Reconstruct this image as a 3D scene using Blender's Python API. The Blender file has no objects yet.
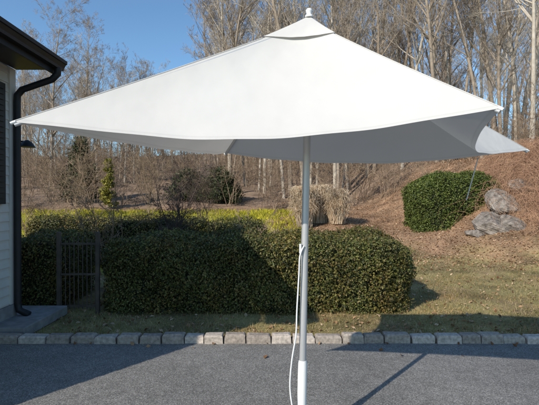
import bpy, bmesh, math, random
import numpy as np
from mathutils import Vector, Matrix
random.seed(7)
SC=bpy.context.scene
F=423.0; CH=1.6; HY=200.0
def smooth(t):
    t=np.clip(t,0,1); return t*t*(3-2*t)
def h(x,y):
    x=np.asarray(x,float); y=np.asarray(y,float)
    a=smooth((y-8)/14)*1.15
    b=smooth((x-4.3)/5.2)*smooth((y-8)/7)*2.4
    c=np.clip(y-22,0,70)*0.15
    far=smooth((y-92)/60)*-2
    n=0.06*np.sin(x*0.9+1.3)*np.sin(y*0.8)+0.03*np.sin(x*2.3+y*1.7)+0.02*np.sin(x*4.1-y*3.3)
    big=0.8*np.sin(x*0.07+1)*np.sin(y*0.09)
    return a+b+c+far+n*smooth((y-7)/4)+big*smooth((y-24)/20)
# ---------- materials ----------
def nmat(name):
    m=bpy.data.materials.new(name); m.use_nodes=True
    nt=m.node_tree; b=nt.nodes['Principled BSDF']; b.inputs['Roughness'].default_value=0.8
    if 'Specular IOR Level' in b.inputs: b.inputs['Specular IOR Level'].default_value=0.25
    return m,nt,b
def ramp(nt,stops):
    r=nt.nodes.new('ShaderNodeValToRGB'); e=r.color_ramp.elements
    while len(e)<len(stops): e.new(0.5)
    for i,(p,c) in enumerate(stops):
        e[i].position=p; e[i].color=(c[0],c[1],c[2],1)
    return r
def noise(nt,scale,detail=4,rough=0.55,vec=None):
    n=nt.nodes.new('ShaderNodeTexNoise'); n.inputs['Scale'].default_value=scale
    n.inputs['Detail'].default_value=detail; n.inputs['Roughness'].default_value=rough
    if vec is None:
        tc=nt.nodes.new('ShaderNodeNewGeometry'); vec=tc.outputs['Position']
    nt.links.new(vec,n.inputs['Vector']); return n
def bump(nt,b,src,strength=0.3,dist=0.01):
    bp=nt.nodes.new('ShaderNodeBump'); bp.inputs['Strength'].default_value=strength; bp.inputs['Distance'].default_value=dist
    nt.links.new(src,bp.inputs['Height']); nt.links.new(bp.outputs['Normal'],b.inputs['Normal'])
def noisemat(name,c1,c2,scale=8,rough=0.85,bs=0.3,bd=0.01,metal=0):
    m,nt,b=nmat(name); n=noise(nt,scale,6)
    r=ramp(nt,[(0.3,c1),(0.7,c2)]); nt.links.new(n.outputs['Fac'],r.inputs['Fac'])
    nt.links.new(r.outputs['Color'],b.inputs['Base Color']); b.inputs['Roughness'].default_value=rough
    b.inputs['Metallic'].default_value=metal
    if bs: bump(nt,b,n.outputs['Fac'],bs,bd)
    return m
def leafmat(name,cols,trans=0.15,rough=0.6,spec=0.3,patch=None,tint=None):
    m,nt,b=nmat(name); g=nt.nodes.new('ShaderNodeNewGeometry')
    k=len(cols); r=ramp(nt,[((i+0.5)/k,c) for i,c in enumerate(cols)])
    nt.links.new(g.outputs['Random Per Island'],r.inputs['Fac'])
    col=r.outputs['Color']
    n=noise(nt,patch or 1.5,4); mr=nt.nodes.new('ShaderNodeMapRange')
    mr.inputs['From Min'].default_value=0.3; mr.inputs['From Max'].default_value=0.7
    mr.inputs['To Min'].default_value=0.65; mr.inputs['To Max'].default_value=1.3
    nt.links.new(n.outputs['Fac'],mr.inputs['Value'])
    if tint:
        n5=noise(nt,tint[1],4,0.6); rt=ramp(nt,[(0.45,(0,0,0)),(0.68,(1,1,1))]); nt.links.new(n5.outputs['Fac'],rt.inputs['Fac'])
        mxc=nt.nodes.new('ShaderNodeMix'); mxc.data_type='RGBA'; nt.links.new(rt.outputs[0],mxc.inputs[0]); nt.links.new(col,mxc.inputs[6])
        vm=nt.nodes.new('ShaderNodeVectorMath'); vm.operation='MULTIPLY'; vm.inputs[1].default_value=tint[0]; nt.links.new(col,vm.inputs[0]); nt.links.new(vm.outputs[0],mxc.inputs[7]); col=mxc.outputs[2]
    mx=nt.nodes.new('ShaderNodeVectorMath'); mx.operation='SCALE'
    nt.links.new(col,mx.inputs[0]); nt.links.new(mr.outputs['Result'],mx.inputs['Scale'])
    nt.links.new(mx.outputs['Vector'],b.inputs['Base Color']); b.inputs['Roughness'].default_value=rough
    b.inputs['Specular IOR Level'].default_value=spec
    if trans>0:
        t=nt.nodes.new('ShaderNodeBsdfTranslucent'); nt.links.new(mx.outputs['Vector'],t.inputs['Color'])
        ms=nt.nodes.new('ShaderNodeMixShader'); ms.inputs[0].default_value=trans
        nt.links.new(b.outputs[0],ms.inputs[1]); nt.links.new(t.outputs[0],ms.inputs[2])
        nt.links.new(ms.outputs[0],nt.nodes['Material Output'].inputs['Surface'])
    return m
# ---------- mesh helpers ----------
def mesh_np(name,V,Fc,mat=None,smooth_=False,parent=None):
    V=np.asarray(V,np.float32); Fc=np.asarray(Fc,np.int32); k=Fc.shape[1]
    me=bpy.data.meshes.new(name); me.vertices.add(len(V)); me.vertices.foreach_set('co',V.ravel())
    me.loops.add(Fc.size); me.loops.foreach_set('vertex_index',Fc.ravel())
    me.polygons.add(len(Fc)); me.polygons.foreach_set('loop_start',np.arange(0,Fc.size,k,dtype=np.int32))
    try: me.polygons.foreach_set('loop_total',np.full(len(Fc),k,np.int32))
    except Exception: pass
    me.polygons.foreach_set('use_smooth',np.full(len(Fc),smooth_,bool))
    me.update(calc_edges=True); me.validate()
    if mat: me.materials.append(mat)
    ob=bpy.data.objects.new(name,me); SC.collection.objects.link(ob)
    if parent: ob.parent=parent
    return ob
def empty(name):
    e=bpy.data.objects.new(name,None); SC.collection.objects.link(e); e.empty_display_size=0.3; return e
def box(name,x0,x1,y0,y1,z0,z1,mat,parent=None,bev=0):
    V=[(x,y,z) for x in(x0,x1) for y in(y0,y1) for z in(z0,z1)]
    Fc=[(0,1,3,2),(4,6,7,5),(0,4,5,1),(2,3,7,6),(0,2,6,4),(1,5,7,3)]
    ob=mesh_np(name,V,Fc,mat,parent=parent)
    if bev:
        md=ob.modifiers.new('b','BEVEL'); md.width=bev; md.segments=2
    return ob
def tubes(P0,P1,R0,R1,n=4):
    P0=np.asarray(P0,float);P1=np.asarray(P1,float);R0=np.asarray(R0,float);R1=np.asarray(R1,float)
    d=P1-P0; d/=np.maximum(np.linalg.norm(d,axis=1,keepdims=True),1e-9)
    up=np.where(np.abs(d[:,2:3])>0.9,np.array([[1.,0,0]]),np.array([[0,0,1.]]))
    a=np.cross(d,up); a/=np.linalg.norm(a,axis=1,keepdims=True); b=np.cross(d,a)
    N=len(P0); V=np.zeros((N,2*n,3)); Fc=np.zeros((N,n,4),int)
    for i in range(n):
        t=2*math.pi*i/n; o=a*math.cos(t)+b*math.sin(t)
        V[:,i]=P0+o*R0[:,None]; V[:,n+i]=P1+o*R1[:,None]
        j=(i+1)%n; Fc[:,i]=[i,j,n+j,n+i]
    Fc+= (np.arange(N)*2*n)[:,None,None]
    return V.reshape(-1,3),Fc.reshape(-1,4)
def polytube(name,pts,rad,mat,parent=None,n=12):
    cu=bpy.data.curves.new(name,'CURVE'); cu.dimensions='3D'; cu.bevel_depth=1; cu.bevel_resolution=4; cu.use_fill_caps=True
    s=cu.splines.new('POLY'); s.points.add(len(pts)-1)
    if not hasattr(rad,'__len__'): rad=[rad]*len(pts)
    for i,p in enumerate(pts):
        s.points[i].co=(p[0],p[1],p[2],1); s.points[i].radius=rad[i]
    s.use_smooth=True
    cu.materials.append(mat)
    ob=bpy.data.objects.new(name,cu); SC.collection.objects.link(ob)
    dg=bpy.context.evaluated_depsgraph_get(); me=bpy.data.meshes.new_from_object(ob.evaluated_get(dg))
    bpy.data.objects.remove(ob); ob=bpy.data.objects.new(name,me); SC.collection.objects.link(ob)
    if parent: ob.parent=parent
    return ob
def joinup(name,obs,parent=None):
    bpy.ops.object.select_all(action='DESELECT')
    for o in obs: o.select_set(True)
    bpy.context.view_layer.objects.active=obs[0]; bpy.ops.object.convert(target='MESH'); bpy.ops.object.join()
    o=bpy.context.view_layer.objects.active; o.name=name; o.data.name=name; o.parent=parent; return o
def leaves(P,N,L,W,rng,bias=0.6):
    n=len(P); r=rng.normal(size=(n,3)); nn=N*bias+r*(1-bias)*0.9; nn/=np.linalg.norm(nn,axis=1,keepdims=True)
    t=np.cross(nn,rng.normal(size=(n,3))); t/=np.linalg.norm(t,axis=1,keepdims=True); b=np.cross(nn,t)
    s=rng.uniform(0.65,1.3,size=(n,1))
    V=np.stack([P-t*L*s*0.5,P+b*W*s*0.5+nn*W*0.15,P+t*L*s*0.5,P-b*W*s*0.5+nn*W*0.15],1).reshape(-1,3)
    return V,np.arange(4*n).reshape(-1,4)
def lump(P,amp,f):
    x,y,z=P[:,0],P[:,1],P[:,2]
    return amp*(np.sin(x*f+1.1)*np.sin(y*f*1.1+2)*0.5+np.sin(x*f*2.3+z*f*1.7)*0.35+np.sin(z*f*2.9+y*f*2.1+x*f*1.3)*0.3+0.2*np.sin(x*f*5.1+y*f*4.3)*np.sin(z*f*5.7)+0.16*np.sin(x*f*9.1+z*7)*np.sin(z*f*8.7+y*f*6))
def rbox_sample(n,c,d,r,rng):
    d=np.array(d);c=np.array(c)
    A=np.array([d[1]*d[2],d[1]*d[2],d[0]*d[2],d[0]*d[2],d[0]*d[1]])
    k=rng.choice(5,size=n,p=A/A.sum()); P=rng.uniform(-1,1,size=(n,3))*d
    ax=np.array([0,0,1,1,2])[k]; sg=np.array([1,-1,1,-1,1])[k]
    P[np.arange(n),ax]=sg*d[ax]
    return rround(P,c,d,r)
def rround(P,c,d,r):
    rr=np.minimum(r,d); q=np.clip(P,-(d-rr),(d-rr)); q[:,2]=np.clip(P[:,2],-d[2],d[2]-rr[2]) 
    v=P-q; ln=np.linalg.norm(v/rr,axis=1,keepdims=True)+1e-9
    n=v/rr/ln; out=q+n*rr; nn=n/rr; nn/=np.linalg.norm(nn,axis=1,keepdims=True)+1e-9
    return out+c,nn
def hedge(name,c,d,r,nl,L,W,mat,core,amp=0.05,f=3.0,seed=1,shell=0.07,shoots=0):
    rng=np.random.RandomState(seed); e=empty(name)
    d=np.array(d,float); r=np.array([r,r,r],float) if not hasattr(r,'__len__') else np.array(r,float); c=np.array(c,float)
    P,N=rbox_sample(nl,c,d,r,rng)
    P=P+N*(lump(P,amp,f)[:,None]+rng.uniform(-shell,shell*0.6,size=(nl,1)))
    if shoots:
        S,SN=rbox_sample(shoots,c,d,r,rng); S=S+SN*(lump(S,amp,f)[:,None]); SN=SN+rng.normal(size=SN.shape)*0.35+np.array([0,0,0.45]); SN/=np.linalg.norm(SN,axis=1,keepdims=True)
        ln=rng.uniform(0.04,0.14,(shoots,1)); Vt,Ft=tubes(S-SN*0.03,S+SN*ln,np.full(shoots,0.002),np.full(shoots,0.0012),3); mesh_np('shoots',Vt,Ft,M_twigbrown,parent=e)
        k=rng.randint(shoots,size=shoots*7); t=rng.uniform(0.1,1.0,(len(k),1)); P2=S[k]+SN[k]*ln[k]*t+rng.normal(size=(len(k),3))*0.008
        P=np.concatenate([P,P2]); N=np.concatenate([N,SN[k]])
    V,Fc=leaves(P,N,L,W,rng,0.5); ob=mesh_np('foliage',V,Fc,mat,parent=e)
    g=[];fc=[];k=28;off=0
    for ax in range(3):
        for sg in(-1,1):
            a,b=[i for i in range(3) if i!=ax]
            u=np.linspace(-1,1,k); U,Vv=np.meshgrid(u,u); Q=np.zeros((k*k,3)); Q[:,a]=U.ravel()*d[a]; Q[:,b]=Vv.ravel()*d[b]; Q[:,ax]=sg*d[ax]
            g.append(Q); idx=np.arange(k*k).reshape(k,k)
            fc.append(np.stack([idx[:-1,:-1],idx[1:,:-1],idx[1:,1:],idx[:-1,1:]],-1).reshape(-1,4)+off); off+=k*k
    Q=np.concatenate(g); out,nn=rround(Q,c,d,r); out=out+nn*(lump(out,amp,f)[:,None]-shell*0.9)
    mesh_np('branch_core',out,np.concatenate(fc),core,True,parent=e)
    return e
# ---------- materials defs ----------
M_bark=noisemat('bark_grey',(0.20,0.16,0.12),(0.37,0.305,0.235),3,0.9,0.3,0.02)
M_bark2=noisemat('bark_pale',(0.33,0.285,0.225),(0.50,0.44,0.36),3,0.9,0.3,0.02)
M_twigdark=noisemat('twig_dark',(0.05,0.035,0.03),(0.11,0.08,0.065),4,0.9,0)
M_twigbrown=noisemat('twig_brown',(0.17,0.115,0.075),(0.31,0.23,0.155),4,0.9,0)
M_twigred=noisemat('twig_reddish',(0.24,0.125,0.075),(0.42,0.26,0.16),2,0.9,0)
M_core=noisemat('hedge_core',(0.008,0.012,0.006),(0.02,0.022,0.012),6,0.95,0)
M_box=leafmat('boxwood_leaf',[(0.035,0.044,0.014),(0.065,0.078,0.02),(0.115,0.13,0.032),(0.165,0.17,0.045),(0.18,0.14,0.05)],0.12,0.5,0.35,2.0,((1.3,0.98,0.85),2.2))
M_box2=leafmat('round_shrub_leaf',[(0.04,0.055,0.012),(0.075,0.105,0.02),(0.115,0.15,0.028),(0.15,0.17,0.04)],0.15,0.5,0.3,2.0)
M_yew=leafmat('conifer_leaf',[(0.025,0.035,0.014),(0.045,0.058,0.02),(0.08,0.09,0.032)],0.05,0.6,0.3,1.0)
M_gold=leafmat('golden_conifer_leaf',[(0.13,0.13,0.02),(0.22,0.20,0.03),(0.30,0.26,0.04)],0.1,0.6,0.3,1.0)
M_grass=leafmat('winter_grass',[(0.16,0.15,0.045),(0.25,0.22,0.075),(0.36,0.29,0.14),(0.46,0.37,0.21)],0.2,0.7,0.1,1.2,((1.15,0.86,0.8),0.9))
M_ygreen=leafmat('groundcover_leaf',[(0.16,0.17,0.02),(0.34,0.32,0.03),(0.50,0.45,0.04),(0.56,0.48,0.06)],0.25,0.7,0.1,0.6)
M_tan=leafmat('dry_plume_grass',[(0.50,0.36,0.22),(0.64,0.50,0.34),(0.74,0.62,0.46)],0.3,0.8,0.1,1.5)
M_litter=leafmat('dead_leaf',[(0.13,0.065,0.032),(0.26,0.145,0.075),(0.40,0.25,0.14),(0.50,0.36,0.23)],0.1,0.8,0.1,1.0)
m,nt,b=nmat('ground_cover'); at=nt.nodes.new('ShaderNodeAttribute'); at.attribute_name='cover'
n1=noise(nt,25,8,0.7); n2=noise(nt,1.2,6,0.65)
ml=nt.nodes.new('ShaderNodeMath'); ml.operation='MULTIPLY'; nt.links.new(n1.outputs['Fac'],ml.inputs[0]); nt.links.new(n2.outputs['Fac'],ml.inputs[1])
mr=nt.nodes.new('ShaderNodeMapRange'); mr.inputs['From Min'].default_value=0.14; mr.inputs['From Max'].default_value=0.36; mr.inputs['To Min'].default_value=0.35; mr.inputs['To Max'].default_value=1.5
nt.links.new(ml.outputs[0],mr.inputs['Value'])
sc=nt.nodes.new('ShaderNodeVectorMath'); sc.operation='SCALE'; nt.links.new(at.outputs['Color'],sc.inputs[0]); nt.links.new(mr.outputs['Result'],sc.inputs['Scale'])
nt.links.new(sc.outputs['Vector'],b.inputs['Base Color']); b.inputs['Roughness'].default_value=0.95; bump(nt,b,n1.outputs['Fac'],0.8,0.04)
M_ground=m
m,nt,b=nmat('asphalt'); n1=noise(nt,110,4,0.75); n2=noise(nt,0.9,5,0.6); n3=noise(nt,9,6,0.65)
r1=ramp(nt,[(0.32,(0.065,0.062,0.058)),(0.5,(0.18,0.172,0.16)),(0.66,(0.42,0.405,0.375))]); nt.links.new(n1.outputs['Fac'],r1.inputs['Fac'])
def mrange(src,a,b_,c,d):
    q=nt.nodes.new('ShaderNodeMapRange'); q.inputs['From Min'].default_value=a; q.inputs['From Max'].default_value=b_; q.inputs['To Min'].default_value=c; q.inputs['To Max'].default_value=d
    nt.links.new(src,q.inputs['Value']); return q.outputs[0]
mm=nt.nodes.new('ShaderNodeMath'); mm.operation='MULTIPLY'; nt.links.new(mrange(n2.outputs['Fac'],.3,.7,.84,1.16),mm.inputs[0]); nt.links.new(mrange(n3.outputs['Fac'],.3,.7,.84,1.16),mm.inputs[1])
sc=nt.nodes.new('ShaderNodeVectorMath'); sc.operation='SCALE'; nt.links.new(r1.outputs['Color'],sc.inputs[0]); nt.links.new(mm.outputs[0],sc.inputs['Scale'])
nt.links.new(sc.outputs[0],b.inputs['Base Color']); bump(nt,b,n1.outputs['Fac'],0.8,0.008); b.inputs['Roughness'].default_value=0.85
M_asph=m
M_stone=leafmat('granite_block',[(0.29,0.245,0.205),(0.38,0.33,0.28),(0.46,0.40,0.345)],0,0.85,0.2,30)
M_mortar=noisemat('mortar_soil',(0.06,0.05,0.04),(0.12,0.10,0.08),20,0.95)
M_blue=noisemat('bluestone',(0.17,0.165,0.16),(0.28,0.275,0.265),9,0.8)
M_rock=noisemat('rock',(0.10,0.085,0.07),(0.36,0.31,0.26),7,0.9,1.0,0.10)
M_siding=noisemat('painted_siding',(0.50,0.47,0.42),(0.56,0.53,0.475),5,0.6,0.05)
M_black=noisemat('black_gutter_paint',(0.012,0.012,0.013),(0.02,0.02,0.022),5,0.45,0.05)
M_shutter=noisemat('dark_shutter_paint',(0.015,0.02,0.02),(0.025,0.03,0.03),5,0.5,0.05)
M_roof=noisemat('roof_shingle',(0.05,0.05,0.05),(0.10,0.095,0.09),14,0.9,0.6)
M_white=noisemat('white_trim',(0.68,0.67,0.64),(0.76,0.75,0.72),4,0.5,0.03)
M_alu=noisemat('pole_metal',(0.45,0.45,0.45),(0.53,0.53,0.52),3,0.38,0.0,0.01,0.35)
M_glass,_nt,_b=nmat('window_glass'); _b.inputs['Base Color'].default_value=(0.03,0.04,0.05,1); _b.inputs['Roughness'].default_value=0.08
M_iron=noisemat('wrought_iron',(0.05,0.042,0.036),(0.10,0.08,0.065),8,0.6,0.1)
M_cord=noisemat('white_cord',(0.65,0.65,0.63),(0.75,0.75,0.73),30,0.8,0.1)
M_conc=noisemat('concrete_base',(0.3,0.3,0.29),(0.4,0.4,0.39),12,0.85)
# ---------- terrain ----------
def axis(lo,hi,c,n):
    t=np.linspace(-1,1,n); k=5.2
    s=np.sinh(k*t)/np.sinh(k); return np.where(t<0,c+s*(c-lo),c+s*(hi-c))
xs=axis(-400,400,1,420); ys=axis(-300,600,9,420)
X,Y=np.meshgrid(xs,ys); Z=h(X,Y)
V=np.stack([X.ravel(),Y.ravel(),Z.ravel()],1); idx=np.arange(X.size).reshape(X.shape)
Fc=np.stack([idx[:-1,:-1],idx[:-1,1:],idx[1:,1:],idx[1:,:-1]],-1).reshape(-1,4)
ground=mesh_np('ground',V,Fc,M_ground,True)
def wob(x,y): return 0.5*np.sin(x*1.3+y*0.7)+0.35*np.sin(x*2.9-y*2.1)+0.25*np.sin(x*5.7+y*4.9)
x,y=V[:,0].astype(float),V[:,1].astype(float); w=wob(x,y)
grass=np.array([0.30,0.245,0.105]); litter=np.array([0.31,0.19,0.11]); yg=np.array([0.34,0.31,0.05]); wood=np.array([0.25,0.175,0.12])
col=np.tile(grass,(len(V),1))
mL=smooth((y-(11.0)+w*1.3-0.9*np.clip(4-x,-3,2)+0.0)/2.6)
col=col*(1-mL[:,None])+litter*mL[:,None]
mp=(smooth((wob(x*1.7+3,y*1.9)-0.1)/0.6)*0.45)[:,None]; col=col*(1-mp)+np.array([0.31,0.20,0.12])*mp
mY=(smooth((0.8-x+w*0.6)/1.2)*smooth((y-9+w*.5)/1)*smooth((20.5-y+w)/2))[:,None]
col=col*(1-mY)+yg*mY
mW=smooth((y-21)/3)[:,None]; col=col*(1-mW)+wood*mW
ca=ground.data.color_attributes.new('cover','FLOAT_COLOR','POINT')
ca.data.foreach_set('color',np.concatenate([col,np.ones((len(V),1))],1).astype(np.float32).ravel())
def sheet(name,x0,x1,y0,y1,z,mat): return mesh_np(name,[(x0,y0,z),(x1,y0,z),(x1,y1,z),(x0,y1,z)],[(0,1,2,3)],mat)
sheet('asphalt_driveway',-30,30,-30,4.70,0.004,M_asph)
V=[];Fs=[];x0=-3.6;rng=np.random.RandomState(3);off=0
while x0<16:
    l=rng.uniform(0.19,0.29); zz=rng.uniform(0.08,0.105); j=rng.uniform(-0.012,0.012); yA=4.69+j; yB=4.82+j; e=0.02
    pts=[]
    for (z,ins) in((-0.02,0.0),(zz-e,0.0),(zz-e*0.3,e*0.4),(zz,e*1.2)):
        for(xx,yy)in((x0+ins,yA+ins),(x0+l+-ins,yA+ins),(x0+l-ins,yB-ins),(x0+ins,yB-ins)):
            pts.append((xx+rng.uniform(-.007,.007),yy+rng.uniform(-.006,.006),z+rng.uniform(-.006,.006)))
    V+=pts
    for k in range(3):
        for i in range(4):
            jn=(i+1)%4; Fs.append((off+k*4+i,off+k*4+jn,off+k*4+4+jn,off+k*4+4+i))
    Fs.append((off+12,off+13,off+14,off+15)); off+=16; x0+=l+rng.uniform(0.010,0.022)
curb=mesh_np('stone_curb',V,Fs,M_stone)
box('curb_mortar',-3.6,16,4.715,4.80,0.0,0.05,M_mortar,curb)
# ---------- grass blades ----------
def blades(name,xy,hh,ww,mat,lean=0.6,seed=1,parent=None):
    rng=np.random.RandomState(seed); n=len(xy); z=h(xy[:,0],xy[:,1]); P=np.column_stack([xy,z-0.005])
    a=rng.uniform(0,2*np.pi,n); s=rng.uniform(0.4,1.3,n)*hh; t=np.column_stack([np.cos(a),np.sin(a),np.zeros(n)])*ww/2
    b2=rng.uniform(0,2*np.pi,n); ln=rng.uniform(0.1,lean,n)*s*1.4; tip=P+np.column_stack([np.cos(b2)*ln,np.sin(b2)*ln,s*np.sqrt(np.clip(1-(ln/s/1.6)**2,0.05,1))])
    V=np.stack([P-t,P+t,tip],1).reshape(-1,3); return mesh_np(name,V,np.arange(3*n).reshape(-1,3),mat,parent=parent)
rng=np.random.RandomState(11)
n=120000; xy=np.column_stack([rng.uniform(-3.6,10,n),4.80+ (rng.uniform(0,1,n)**1.4)*7.5])
keep=(np.sin(xy[:,0]*3.1+xy[:,1]*2)*np.sin(xy[:,0]*1.3-xy[:,1]*4.3)+rng.uniform(-1,1.6,n))>np.clip(xy[:,1]-9.5,0,3)*0.6
xy=xy[keep]; keep=~((xy[:,0]<2.0)&(xy[:,1]>6.15)&(xy[:,1]<11.5)); xy=xy[keep]
blades('lawn_grass',xy,0.06,0.008,M_grass,1.0,2)
n=40000; xy=np.column_stack([rng.uniform(-13,1.2,n),rng.uniform(9.5,20,n)]); 
keep=(wob(xy[:,0]*.6,xy[:,1]*.6)+rng.uniform(-.9,.9,n))>-0.25; blades('groundcover_plants',xy[keep],0.15,0.03,M_ygreen,0.8,3)
n=45000; u=rng.uniform(0,1,n)**1.2; xy=np.column_stack([rng.uniform(-2,17,n),9.3+u*16]); k=(xy[:,0]>0.3)|(rng.uniform(0,1,n)<0.1); xy=xy[k]
k=(rng.uniform(0,1,len(xy))<smooth((xy[:,1]-8.5+wob(xy[:,0],xy[:,1])*0.8)/3)); xy=xy[k]
n2=1900; xy=np.concatenate([xy,np.column_stack([rng.uniform(-3.4,8,n2),4.84+rng.uniform(0,1,n2)**1.5*5]),np.column_stack([rng.uniform(-3.5,5,30),4.67-rng.uniform(0,1,30)**5*0.4])])
z=h(xy[:,0],xy[:,1]); P=np.column_stack([xy,z+0.016]); N=np.tile([0,0,1.],(len(P),1))
V,Fc=leaves(P,N,0.06,0.038,rng,0.65); mesh_np('fallen_leaves',V,Fc,M_litter)
# ---------- hedge ----------
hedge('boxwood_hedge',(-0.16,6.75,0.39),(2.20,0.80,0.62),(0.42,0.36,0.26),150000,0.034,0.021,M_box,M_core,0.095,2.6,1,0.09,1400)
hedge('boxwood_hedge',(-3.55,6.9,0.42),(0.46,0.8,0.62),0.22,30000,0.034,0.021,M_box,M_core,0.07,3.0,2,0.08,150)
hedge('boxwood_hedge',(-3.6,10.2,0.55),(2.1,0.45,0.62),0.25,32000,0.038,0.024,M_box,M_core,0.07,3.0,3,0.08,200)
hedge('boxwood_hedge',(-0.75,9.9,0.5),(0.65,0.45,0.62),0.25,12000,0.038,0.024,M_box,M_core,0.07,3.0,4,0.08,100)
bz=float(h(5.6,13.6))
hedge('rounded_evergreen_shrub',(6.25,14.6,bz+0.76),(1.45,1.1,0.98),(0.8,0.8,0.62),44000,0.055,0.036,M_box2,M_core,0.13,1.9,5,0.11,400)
# ---------- branching generator ----------
def grow(rng,height,r0,limbs,lv=4,start=0.3,upb=0.6,kids=(0,6,5,3),lens=(0,0.32,0.4,0.45,0.5),jit=0.06,droop=0.0,rmin=0.004,spread=1.0):
    S=[]
    def br(p,d,L,r,lev):
        ns={0:12,1:6,2:4,3:3}.get(lev,2); seg=L/ns
        nk=limbs if lev==0 else (kids[lev] if lev<len(kids) else 0)
        if lev>=lv: nk=0
        nk=max(0,int(round(nk*rng.uniform(0.75,1.25)))) if nk else 0
        spots=sorted(rng.uniform(start if lev==0 else 0.2,1.0,nk)); si=0
        for i in range(ns):
            d=d+rng.normal(size=3)*(jit*(1+lev*0.9)); d[2]+=(0.03 if lev else 0.0)-droop*lev*0.12
            d/=np.linalg.norm(d); t0=i/ns;t1=(i+1)/ns
            ra=max(rmin,r*(1-0.88*t0)); rb=max(rmin,r*(1-0.88*t1)); q=p+d*seg
            S.append((p,q,ra,rb))
            while si<nk and spots[si]<=t1:
                f=(spots[si]-t0)/(t1-t0); f=min(max(f,0),1); o=p+(q-p)*f; rr=ra+(rb-ra)*f
                az=rng.uniform(0,2*math.pi); ref=np.array([0,0,1.]) if abs(d[2])<0.9 else np.array([1.,0,0])
                a=np.cross(d,ref);a/=np.linalg.norm(a);b_=np.cross(d,a)
                sp=rng.uniform(0.55,1.1)*spread; nd=d*math.cos(sp)+(a*math.cos(az)+b_*math.sin(az))*math.sin(sp); nd[2]+=upb*0.3; nd/=np.linalg.norm(nd)
                cl=L*lens[lev+1]*rng.uniform(0.6,1.2)*(1.15-0.55*spots[si]); br(o,nd,cl,max(rmin,rr*rng.uniform(0.4,0.62)),lev+1); si+=1
            p=q
    br(np.zeros(3),np.array([rng.normal()*0.04,rng.normal()*0.04,1.0]),height,r0,0)
    return S
def seg_mesh(S):
    a=np.array([s[0] for s in S]);b_=np.array([s[1] for s in S]);r=np.array([s[2] for s in S]);q=np.array([s[3] for s in S])
    big=r>0.03; off=0; Vs=[];Fs=[]
    for msk,n in((big,7),(~big,3)):
        if msk.any():
            V,Fc=tubes(a[msk],b_[msk],r[msk],q[msk],n); Vs.append(V);Fs.append(Fc+off);off+=len(V)
    return np.concatenate(Vs),np.concatenate(Fs)
var=[]
for i in range(8):
    rg=np.random.RandomState(100+i)
    S=grow(rg,rg.uniform(17,22),rg.uniform(0.10,0.18),rg.randint(16,24),4,0.25 if i%2 else 0.42,0.9,(0,6,6,2),(0,0.26,0.42,0.5,0.55),0.03,rmin=0.007,spread=0.9)
    V,Fc=seg_mesh(S); o=mesh_np('woodland_tree_mesh',V,Fc,M_bark if i%3 else M_bark2); var.append(o.data); bpy.data.objects.remove(o)
wood_e=empty('distant_woodland')
rg=np.random.RandomState(55); cnt=0
def put(x,y,s,me,par,zs=1.0,name='tree'):
    o=bpy.data.objects.new(name,me); SC.collection.objects.link(o); o.location=(x,y,float(h(x,y))-0.1); o.rotation_euler=(rg.normal()*0.03,rg.normal()*0.03,rg.uniform(0,6.28)); o.scale=(s,s,s*zs); o.parent=par
for i in range(800):
    y=rg.uniform(24,84); x=rg.uniform(-0.75,0.75)*y
    px=269.5+x/y*F
    if px>215: s=rg.uniform(0.75,1.15); dens=0.46
    elif px>120: s=rg.uniform(0.40,0.54)*min(1.25,max(1,y/60)); dens=0.6
    else: s=rg.uniform(0.42,0.66)*min(1.25,max(1,y/60)); dens=0.6
    if px<=215 and y<34: continue
    if y>60: s*=0.9
    if rg.uniform()<dens:
        put(x,y,s,var[rg.randint(8)],wood_e); cnt+=1
svar=[]
for i in range(4):
    rg2=np.random.RandomState(300+i); S=[]
    for k in range(6):
        T=grow(rg2,rg2.uniform(1.6,3.4),0.02,8,3,0.15,0.5,(0,5,3),(0,0.4,0.45,0.5),0.09,rmin=0.004)
        off=rg2.normal(size=3)*0.18; off[2]=0; d=rg2.normal(size=2)*0.25
        for s in T:
            sh=lambda p: p+off+np.array([d[0]*p[2],d[1]*p[2],0]); S.append((sh(s[0]),sh(s[1]),s[2],s[3]))
    V,Fc=seg_mesh(S); o=mesh_np('understory_mesh',V,Fc,M_twigbrown); svar.append(o.data); bpy.data.objects.remove(o)
und=empty('woodland_understory')
for i in range(260):
    y=rg.uniform(21,60); x=rg.uniform(-0.72,0.72)*y; put(x,y,rg.uniform(0.6,1.4),svar[rg.randint(4)],und,1,'brush')
def W(px,depth): return (px-269.5)/F*depth
def bare_tree(px,depth,height,r,seed,mat=M_bark,limbs=26,start=0.2,upb=0.7,name='bare_tree'):
    rg3=np.random.RandomState(seed); S=grow(rg3,height,r,limbs,4,start,upb,(0,7,6,3),(0,0.33,0.42,0.5,0.55),0.035,rmin=0.005)
    V,Fc=seg_mesh(S); o=mesh_np(name,V,Fc,mat,True); x=W(px,depth); o.location=(x,depth,float(h(x,depth))-0.05); return o
bare_tree(530,20,17,0.13,11,M_bark2,22,0.4)
bare_tree(437,23,18,0.13,2,M_bark,24,0.3)
bare_tree(402,25,19,0.12,3,M_bark2,22,0.3)
bare_tree(50,30,13,0.12,4,M_bark,34,0.15)
bare_tree(85,32,12,0.11,12,M_bark,34,0.15)
bare_tree(125,34,9,0.10,5,M_bark2,28,0.2)
bare_tree(482,21,16,0.10,6,M_bark,20,0.3)
bare_tree(228,27,17,0.13,7,M_bark,26,0.25)
bare_tree(335,26,19,0.13,8,M_bark2,26,0.25)
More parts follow.
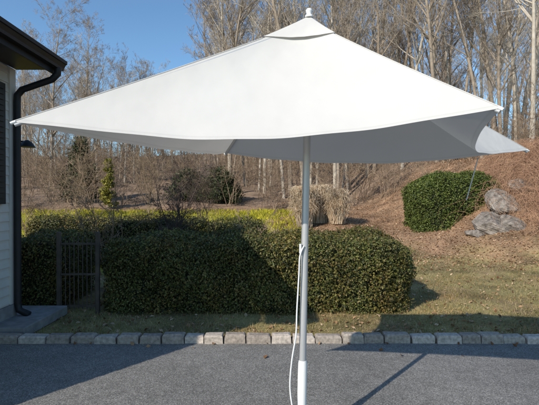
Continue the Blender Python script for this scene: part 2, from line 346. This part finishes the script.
def shrub(name,px,depth,height,stems,seed,mat,fan=0.3,droop=0,rad=0.015,limbs=9,kids=(0,5,4),base=0.12,rmin=0.003):
    rg3=np.random.RandomState(seed); S=[]
    for k in range(stems):
        T=grow(rg3,height*rg3.uniform(0.6,1.1),rad,limbs,3,0.15,0.5,kids,(0,0.38,0.45,0.5),0.07,droop=droop,rmin=rmin)
        off=rg3.normal(size=3)*base; off[2]=0; d=rg3.normal(size=2)*fan
        for s in T:
            f=lambda p: p+off+np.array([d[0]*p[2],d[1]*p[2],0]); S.append((f(s[0]),f(s[1]),s[2],s[3]))
    V,Fc=seg_mesh(S); o=mesh_np(name,V,Fc,mat); x=W(px,depth); o.location=(x,depth,float(h(x,depth))-0.03); return o
shrub('bare_shrub',168,8.6,2.25,8,61,M_twigdark,0.09,rad=0.026,limbs=11)
shrub('bare_shrub',108,9.2,2.5,6,22,M_twigbrown,0.16,rad=0.018)
shrub('bare_shrub',35,11,2.6,8,23,M_twigbrown,0.25)
shrub('bare_shrub',205,16,2.6,9,24,M_twigdark,0.25)
shrub('bare_shrub',240,10.5,1.1,7,25,M_twigbrown,0.3)
shrub('bare_shrub',75,17,3.4,9,26,M_twigbrown,0.25)
shrub('bare_shrub',150,18,3.0,9,27,M_twigbrown,0.3)
shrub('bare_shrub',430,18,3.4,8,28,M_twigbrown,0.3)
shrub('bare_shrub',520,17,3.0,9,29,M_twigbrown,0.3)
shrub('bare_shrub',255,7.0,1.25,6,30,M_twigbrown,0.25,rad=0.008,limbs=7)
def arching(name,px,depth,hgt,rad,n,seed,mat,r=0.004,lo=0.2,zoff=0,ns=9,follow=False):
    rg3=np.random.RandomState(seed); a=rg3.uniform(0,2*np.pi,n); rr=rad*rg3.uniform(0.35,1.15,n); hh=hgt*rg3.uniform(0.45,1.1,n); end=rg3.uniform(lo-0.2,lo+0.35,n)*hh
    st=rg3.normal(size=(n,2))*rad*(0.6 if follow else 0.18)
    t=np.linspace(0,1,ns+1)
    wv=rg3.normal(size=(n,2,1))*0.12*rad
    tt=t[None,:]
    r_=rr[:,None]*tt**0.9; z=hh[:,None]*np.sin(np.pi*0.5*np.minimum(tt/0.55,1)); z=np.where(tt>0.55,end[:,None]+(hh[:,None]-end[:,None])*np.cos(np.pi/2*(tt-0.55)/0.45),z)
    x=st[:,0:1]+r_*np.cos(a)[:,None]+wv[:,0]*np.sin(tt*7); y=st[:,1:2]+r_*np.sin(a)[:,None]+wv[:,1]*np.sin(tt*9)
    X0=W(px,depth); z0=float(h(X0,depth))
    if follow: z=z+h(X0+x,depth+y)-z0
    P=np.stack([x,y,z],-1); P0=P[:,:-1].reshape(-1,3);P1=P[:,1:].reshape(-1,3)
    ra=np.tile(r*(1.3-t[:-1]),(n,1)).ravel(); rb=np.tile(r*(1.3-t[1:]),(n,1)).ravel()
    V,Fc=tubes(P0,P1,ra,rb,3); o=mesh_np(name,V,Fc,mat); o.location=(X0,depth,z0+zoff); return o
arching('dry_brush',548,13.4,0.75,1.4,1700,31,M_twigred,0.004,0.0,0,9,True)
arching('dry_brush',528,14.8,0.8,1.1,1100,32,M_twigred,0.004,0.0,0,9,True)
arching('dry_brush',575,11.6,0.5,1.0,800,36,M_twigred,0.004,0.0,0,9,True)
arching('ornamental_grass',304,15.5,1.4,0.5,1400,33,M_tan,0.009,0.75)
arching('ornamental_grass',320,16.2,1.35,0.5,1200,37,M_tan,0.009,0.75)
arching('ornamental_grass',336,15.8,1.2,0.5,1300,34,M_tan,0.009,0.7)
arching('ornamental_grass',268,10.4,0.75,0.35,160,35,M_tan,0.004,0.4)
def conifer(name,px,depth,height,rad,n,seed,mat,L=0.12,Wd=0.05,p=1.0):
    rg3=np.random.RandomState(seed); e=empty(name); X0=W(px,depth); z0=float(h(X0,depth)); e.location=(X0,depth,z0)
    nb=70; bh=rg3.uniform(0.05,1,nb); ba=rg3.uniform(0,6.28,nb); br=rad*(1-bh**1.3)**p*rg3.uniform(0.6,1.25,nb)+0.08
    k=rg3.randint(nb,size=n); t=np.sqrt(rg3.uniform(0.1,1,n)); sp=0.13*rad
    P=np.column_stack([np.cos(ba[k])*br[k]*t,np.sin(ba[k])*br[k]*t,bh[k]*height+t*0.1*height*0.3])+rg3.normal(size=(n,3))*sp
    P[:,2]=np.maximum(P[:,2],0.02)
    N=P*np.array([1,1,0.2]); N/=np.linalg.norm(N,axis=1,keepdims=True)+1e-6; N[:,2]+=0.4
    V,Fc=leaves(P,N,L,Wd,rg3,0.3); mesh_np('foliage',V,Fc,mat,parent=e)
    V,Fc=tubes([(0,0,0)]+[(0,0,b_*height*0.95) for b_ in bh],[(0,0,height)]+[(math.cos(a_)*r_,math.sin(a_)*r_,b_*height+0.03*height) for a_,r_,b_ in zip(ba,br,bh)],[0.07]+[0.02]*nb,[0.01]+[0.006]*nb,6)
    mesh_np('trunk_and_limbs',V,Fc,M_bark,parent=e)
conifer('evergreen_tree',80,24,3.5,1.0,11000,41,M_yew,0.16,0.06)
conifer('golden_evergreen_tree',108,22,2.5,0.4,4000,42,M_gold,0.16,0.06)
conifer('yew_shrub',220,24,1.7,1.1,12000,43,M_yew,0.14,0.06,0.45)
conifer('yew_shrub',188,25,1.6,1.1,9000,44,M_yew,0.14,0.06,0.45)
RO=empty('rock_outcrop')
def rock(px,depth,sx,sy,sz,seed,zo=0.0,tilt=-0.25):
    bm=bmesh.new(); bmesh.ops.create_icosphere(bm,subdivisions=5,radius=1); rg3=np.random.RandomState(seed); 
    pl=[(Vector(rg3.normal(size=3)).normalized(),rg3.uniform(0.62,0.9)) for _ in range(16)]
    for v in bm.verts:
        c=v.co.copy()
        for n_,d_ in pl:
            k=c.dot(n_)
            if k>d_: c-=n_*(k-d_)
        c+=c.normalized()*(0.02*math.sin(c.x*11+seed)*math.sin(c.y*9+c.z*12)+0.012*math.sin(c.z*37+c.x*9+seed))
        v.co=Vector((c.x*sx,c.y*sy,c.z*sz))
    me=bpy.data.meshes.new('rock'); bm.to_mesh(me); bm.free(); me.materials.append(M_rock)
    o=bpy.data.objects.new('rock',me); SC.collection.objects.link(o); X0=W(px,depth); o.location=(X0,depth,float(h(X0,depth))+zo); o.rotation_euler=(0.25,tilt,seed*0.07); o.parent=RO
rock(494,12.3,0.75,0.6,0.34,21,0.02,-0.42); rock(506,12.9,0.75,0.6,0.36,22,0.06,-0.5); rock(512,12.0,0.5,0.45,0.24,23,-0.04,-0.35); rock(476,12.2,0.35,0.3,0.16,24,-0.02); rock(520,13.3,0.5,0.5,0.3,25,0.05,-0.5)
# ---------- gate ----------
gt=empty('garden_gate'); gx0=-2.95; gx1=-2.46; gy=5.98; obs=[]
for i in range(9):
    x=gx0+(gx1-gx0)*i/8; hi=1.02+0.06*math.sin(math.pi*i/8); obs.append(polytube('bar',[(x,gy,0.06),(x,gy,hi)],0.007,M_iron))
for z in(0.1,0.55,0.98): obs.append(box('rail',gx0,gx1,gy-0.008,gy+0.008,z-0.012,z+0.012,M_iron))
joinup('bars_and_rails',obs,gt)
for x in(gx0-0.03,gx1+0.03):
    box('post',x-0.025,x+0.025,gy-0.025,gy+0.025,0,1.15,M_iron,gt,0.004)
# ---------- house ----------
H=empty('house'); WX=-3.26; ya=1.75; yb=5.40
box('wall_core',-9,WX-0.012,ya+0.012,yb-0.012,0.0,3.27,M_siding,H)
V=[];Fs=[];o=0;z=0.30
while z<3.26:
    t=min(z+0.115,3.27)
    V+=[(WX,ya,z),(WX,yb,z),(WX-0.018,yb,t),(WX-0.018,ya,t),(WX-0.025,ya,z),(WX-0.025,yb,z)]; Fs+=[(o,o+1,o+2,o+3),(o,o+4,o+5,o+1)]; o+=6
    V+=[(WX,yb+0.014,z),(-9,yb+0.014,z),(-9,yb-0.004,t),(WX,yb-0.004,t)]; Fs+=[(o,o+1,o+2,o+3)]; o+=4
    z+=0.115
mesh_np('clapboards',V,Fs,M_siding,parent=H)
box('foundation',-9.02,WX+0.02,ya-0.02,yb+0.02,0,0.28,M_blue,H)
box('corner_board',WX-0.1,WX+0.012,yb-0.1,yb+0.022,0.285,3.26,M_siding,H)
box('window_frame',WX-0.01,WX+0.03,3.55,4.62,1.0,2.95,M_white,H); box('window_glass',WX-0.005,WX+0.036,3.65,4.52,1.1,2.85,M_glass,H)
obs=[box('shutter',WX,WX+0.04,4.66,5.17,1.55,3.02,M_shutter,None,0.004)]
for i in range(21): obs.append(box('slat',WX+0.035,WX+0.055,4.71,5.12,1.62+i*0.066,1.65+i*0.066,M_shutter))
joinup('shutter',obs,H)
ex=-2.74; ez=3.36; rx=-6.4; rz=5.1; y0=ya-0.1; y1=yb+0.06
V=[(ex,y0,ez),(ex,y1,ez),(rx,y1,rz),(rx,y0,rz),(ex,y0,ez+0.06),(ex,y1,ez+0.06),(rx,y1,rz+0.06),(rx,y0,rz+0.06),(-10.1,y0,ez),(-10.1,y1,ez),(-10.1,y0,ez+0.06),(-10.1,y1,ez+0.06)]
Fs=[(0,3,2,1),(4,5,6,7),(0,1,5,4),(1,2,6,5),(0,4,7,3),(3,8,9,2),(7,6,11,10),(8,10,11,9),(2,9,11,6),(3,7,10,8)]
mesh_np('roof',V,Fs,M_roof,parent=H)
mesh_np('gable_ends',[(WX,ya,3.27),(-9,ya,3.27),(-6.4,ya,rz-0.05),(WX,yb,3.27),(-9,yb,3.27),(-6.4,yb,rz-0.05)],[(0,1,2),(3,5,4)],M_siding,parent=H)
box('soffit',WX,ex-0.02,y0,y1,3.275,3.30,M_black,H)
box('fascia',ex-0.02,ex,y0,y1,3.20,ez+0.02,M_black,H)
prof=[(0,0.12),(0,0.0),(0.07,0.0),(0.075,0.03),(0.10,0.075),(0.115,0.08),(0.115,0.12)]
V=[];Fs=[]
for yy in(y0,y1+0.03):
    for(px_,pz) in prof: V.append((ex+0.002+px_,yy,3.27+pz))
k=len(prof)
for i in range(k-1): Fs.append((i,i+1,k+i+1,k+i))
g_=mesh_np('gutter',V,Fs,M_black,parent=H); md=g_.modifiers.new('s','SOLIDIFY'); md.thickness=0.004
mesh_np('gutter_endcap',[V[k+i] for i in range(k)],[tuple(range(k))],M_black,parent=H)
dy=yb-0.02
polytube('downspout',[(ex+0.055,dy,3.28),(ex+0.05,dy,3.20),(ex-0.02,dy,3.13),(WX+0.12,dy,3.0),(WX+0.06,dy,2.93),(WX+0.055,dy,2.84),(WX+0.055,dy,1.5),(WX+0.055,dy,0.28),(WX+0.07,dy,0.2),(WX+0.2,dy,0.14)],0.042,M_black,H)
polytube('lantern_arm',[(WX-0.05,yb+0.01,2.34),(WX-0.02,yb+0.1,2.36),(WX+0.10,yb+0.12,2.36)],0.012,M_black,H)
polytube('lantern_hood',[(WX+0.10,yb+0.12,2.38),(WX+0.10,yb+0.12,2.35),(WX+0.10,yb+0.12,2.29)],[0.02,0.06,0.10],M_black,H)
box('stone_step',-4.4,-2.82,4.86,5.9,0.005,0.13,M_blue,None,0.012)
# ---------- umbrella ----------
m,nt,b=nmat('canopy_fabric'); uv=nt.nodes.new('ShaderNodeAttribute'); uv.attribute_name='rimv'
n1=noise(nt,0.9,6,0.55); r=ramp(nt,[(0.3,(0.645,0.62,0.58)),(0.7,(0.71,0.69,0.65))]); nt.links.new(n1.outputs['Fac'],r.inputs['Fac'])
hem=ramp(nt,[(0.0,(1,1,1)),(0.975,(1,1,1)),(0.979,(0.84,0.84,0.84)),(0.983,(0.97,0.97,0.97)),(1.0,(0.96,0.96,0.96))])
nt.links.new(uv.outputs['Fac'],hem.inputs['Fac'])
mx=nt.nodes.new('ShaderNodeVectorMath'); mx.operation='MULTIPLY'; nt.links.new(r.outputs[0],mx.inputs[0]); nt.links.new(hem.outputs[0],mx.inputs[1])
nt.links.new(mx.outputs[0],b.inputs['Base Color']); b.inputs['Roughness'].default_value=0.9; b.inputs['Specular IOR Level'].default_value=0.1
tr=nt.nodes.new('ShaderNodeBsdfTranslucent'); nt.links.new(mx.outputs[0],tr.inputs['Color']); ms=nt.nodes.new('ShaderNodeMixShader'); ms.inputs[0].default_value=0.2
nt.links.new(b.outputs[0],ms.inputs[1]); nt.links.new(tr.outputs[0],ms.inputs[2]); nt.links.new(ms.outputs[0],nt.nodes['Material Output'].inputs['Surface'])
n4=noise(nt,2.6,3,0.45); nw=noise(nt,700,2); ad=nt.nodes.new('ShaderNodeMath'); ad.operation='MULTIPLY_ADD'; ad.inputs[1].default_value=0.03; nt.links.new(nw.outputs['Fac'],ad.inputs[0]); nt.links.new(n4.outputs['Fac'],ad.inputs[2])
bump(nt,b,ad.outputs[0],0.8,0.035); M_fab=m
def U(px,py,z): dep=(z-CH)*F/(HY-py); return Vector((W(px,dep),dep,z))
NL=U(12,122,2.0);NR=U(502,108,2.0);FR=U(528,150,2.0);FL=U(225,153,2.0)
apd=2.73; AP=Vector((W(309,apd),apd,CH+(HY-22)/F*apd))
um=empty('patio_umbrella')
def canopy(name,ap,cor,inw,dn,v0,nu,nv,sag,lift=0,fold=1):
    V=[];Fs=[];RV=[];off=0
    for k in range(4):
        A=cor[k];B=cor[(k+1)%4]; mid=(A+B)/2; iw=(Vector((ap.x,ap.y,mid.z))-mid).normalized()
        for j in range(nv+1):
            v=v0+(1-v0)*j/nv
            for i in range(nu+1):
                u=i/nu; q=4*u*(1-u); q2=q*(0.85+0.15*q)
                rim=A.lerp(B,u)+iw*inw[k]*q2+Vector((0,0,-dn[k]*q2))
                p=ap.lerp(rim,v); s=math.sin(math.pi*min(v,1))*q
                p.z-=sag*s
                p.z+=fold*(0.0025*math.sin(u*31+k*2)*v*v*q+0.006*math.sin(u*9+v*7+k)*q*v)
                p.z+=fold*0.009*math.sin(14*(v-u*0.6)+k)*q*math.exp(-((u-0.15)/0.22)**2)*v
                p.z+=fold*0.009*math.sin(13*(v-(1-u)*0.7)+1+k)*q*math.exp(-((u-0.87)/0.2)**2)*v
                # fabric hangs very slightly between pole hub and rib tip
                p.z-=fold*0.012*math.sin(math.pi*v)
                p.z+=lift
                V.append(p); RV.append(v)
        for j in range(nv):
            for i in range(nu):
                a_=off+j*(nu+1)+i; Fs.append((a_,a_+1,a_+nu+2,a_+nu+1))
        off+=(nu+1)*(nv+1)
    ob=mesh_np(name,[tuple(v) for v in V],Fs,M_fab,True,parent=um)
    at=ob.data.attributes.new('rimv','FLOAT','POINT'); at.data.foreach_set('value',np.array(RV,np.float32))
    return ob
canopy('canopy',AP,[NL,NR,FR,FL],[0.17,0.24,0.18,0.20],[0.085,0.10,0.115,0.07],0.06,72,60,0.03)
cc=[AP.lerp(c,0.185)+Vector((0,0,0.004)) for c in (NL,NR,FR,FL)]
canopy('vent_cap',AP+Vector((0,0,0.035)),cc,[0.03]*4,[0.004]*4,0.0,20,12,-0.014,0,0.3)
def ribp(c,t,dz): return AP.lerp(c,t)+Vector((0,0,dz-0.012*math.sin(math.pi*t)))
for nm,c in zip('abcd',(NL,NR,FR,FL)):
    polytube('rib_seam_'+nm,[ribp(c,0.19+0.81*i/10,0.001) for i in range(11)],0.003,M_fab,um)
    polytube('rib_'+nm,[ribp(c,0.03+0.962*i/10,-0.022) for i in range(11)],0.009,M_alu,um)
    d_=(c-AP).normalized(); polytube('rib_tip_'+nm,[c-d_*0.02+Vector((0,0,-0.006)),c+d_*0.006+Vector((0,0,-0.006))],0.008,M_white,um)
bx=W(303,apd); bot=Vector((bx-0.012,apd,0.02)); 
def pole_at(z): return bot.lerp(AP,(z-0.02)/(AP.z-0.02))
run=pole_at(2.16)
for nm,c in zip('abcd',(NL,NR,FR,FL)):
    m_=ribp(c,0.42,-0.03); polytube('strut_'+nm,[run+(m_-run).normalized()*0.03,m_],0.008,M_alu,um)
polytube('pole',[pole_at(0.5),pole_at(AP.z-0.01)],0.0235,M_alu,um)
polytube('lower_pole_sleeve',[pole_at(0.05),pole_at(0.55),pole_at(0.565)],[0.030,0.030,0.026],M_white,um)
polytube('runner',[run-Vector((0,0,0.05)),run+Vector((0,0,0.04))],0.04,M_white,um)
polytube('top_hub',[AP-Vector((0,0,0.07)),AP-Vector((0,0,0.02))],0.045,M_white,um)
polytube('finial',[AP+Vector((0,0,q)) for q in(0.025,0.037,0.046,0.06,0.07,0.08,0.084)],[0.026,0.026,0.015,0.020,0.022,0.015,0.004],M_white,um)
polytube('stand_base',[(bot.x,bot.y,0.006),(bot.x,bot.y,0.05),(bot.x,bot.y,0.07)],[0.25,0.25,0.20],M_conc,um)
polytube('stand_tube',[(bot.x,bot.y,0.06),pole_at(0.22)],0.038,M_conc,um)
def onray(px,py,dep): return Vector((W(px,dep),dep,CH+(HY-py)/F*dep))
cp=[onray(304,246,2.70),onray(300,256,2.69),onray(299,275,2.69),onray(297,310,2.69),onray(296,335,2.69),onray(292,360,2.68),onray(290,385,2.68),onray(292,405,2.67),onray(297,425,2.66),onray(300,436,2.66)]
cc2=[]
for i in range(len(cp)-1):
    for t in range(6):
        p0=cp[max(i-1,0)];p1=cp[i];p2=cp[i+1];p3=cp[min(i+2,len(cp)-1)];t_=t/6
        cc2.append(0.5*((2*p1)+(p2-p0)*t_+(2*p0-5*p1+4*p2-p3)*t_**2+(3*p1-p0-3*p2+p3)*t_**3))
cc2.append(cp[-1]); polytube('crank_cord',cc2,0.005,M_cord,um)
cb=pole_at(1.29); polytube('cord_cleat',[cb+Vector((-0.03,-0.03,-0.03)),cb+Vector((-0.03,-0.03,0.03))],0.008,M_white,um)
s0=FR.lerp(FL,0.18)+Vector((0,-0.12,-0.07)); polytube('tie_strap',[s0,s0+Vector((-0.04,0,-0.15)),s0+Vector((-0.09,0.0,-0.33))],0.004,M_alu,um)
# ---------- light ----------
az=math.radians(220); el=math.radians(33.5)
sd=Vector((math.sin(az)*math.cos(el),math.cos(az)*math.cos(el),math.sin(el)))
sun=bpy.data.lights.new('sun','SUN'); sun.energy=5.0; sun.angle=math.radians(0.5); sun.color=(1.0,0.93,0.83)
so=bpy.data.objects.new('sun',sun); SC.collection.objects.link(so); so.rotation_euler=(-sd).to_track_quat('-Z','Y').to_euler(); so.location=(-10,-10,15)
w_=bpy.data.worlds.new('World'); SC.world=w_; w_.use_nodes=True; nt=w_.node_tree; bg=nt.nodes['Background']
sk=nt.nodes.new('ShaderNodeTexSky'); sk.sky_type='NISHITA'; sk.sun_disc=False; sk.sun_elevation=el; sk.sun_rotation=az; sk.air_density=1.0; sk.dust_density=0.3; sk.ozone_density=2.0
tn=nt.nodes.new('ShaderNodeVectorMath'); tn.operation='MULTIPLY'; tn.inputs[1].default_value=(0.92,1.14,1.24); nt.links.new(sk.outputs[0],tn.inputs[0])
nt.links.new(tn.outputs[0],bg.inputs['Color']); bg.inputs['Strength'].default_value=0.14
# ---------- camera ----------
cam=bpy.data.cameras.new('camera'); co=bpy.data.objects.new('camera',cam); SC.collection.objects.link(co); SC.camera=co
cam.sensor_width=36; cam.lens=F/539*36; cam.clip_end=2000; cam.clip_start=0.05
co.location=(0,0,CH); co.rotation_euler=(math.radians(90-0.34),0,0)
SC.view_settings.view_transform='Standard'; SC.view_settings.look='None'; SC.view_settings.exposure=0
print('trees',cnt)
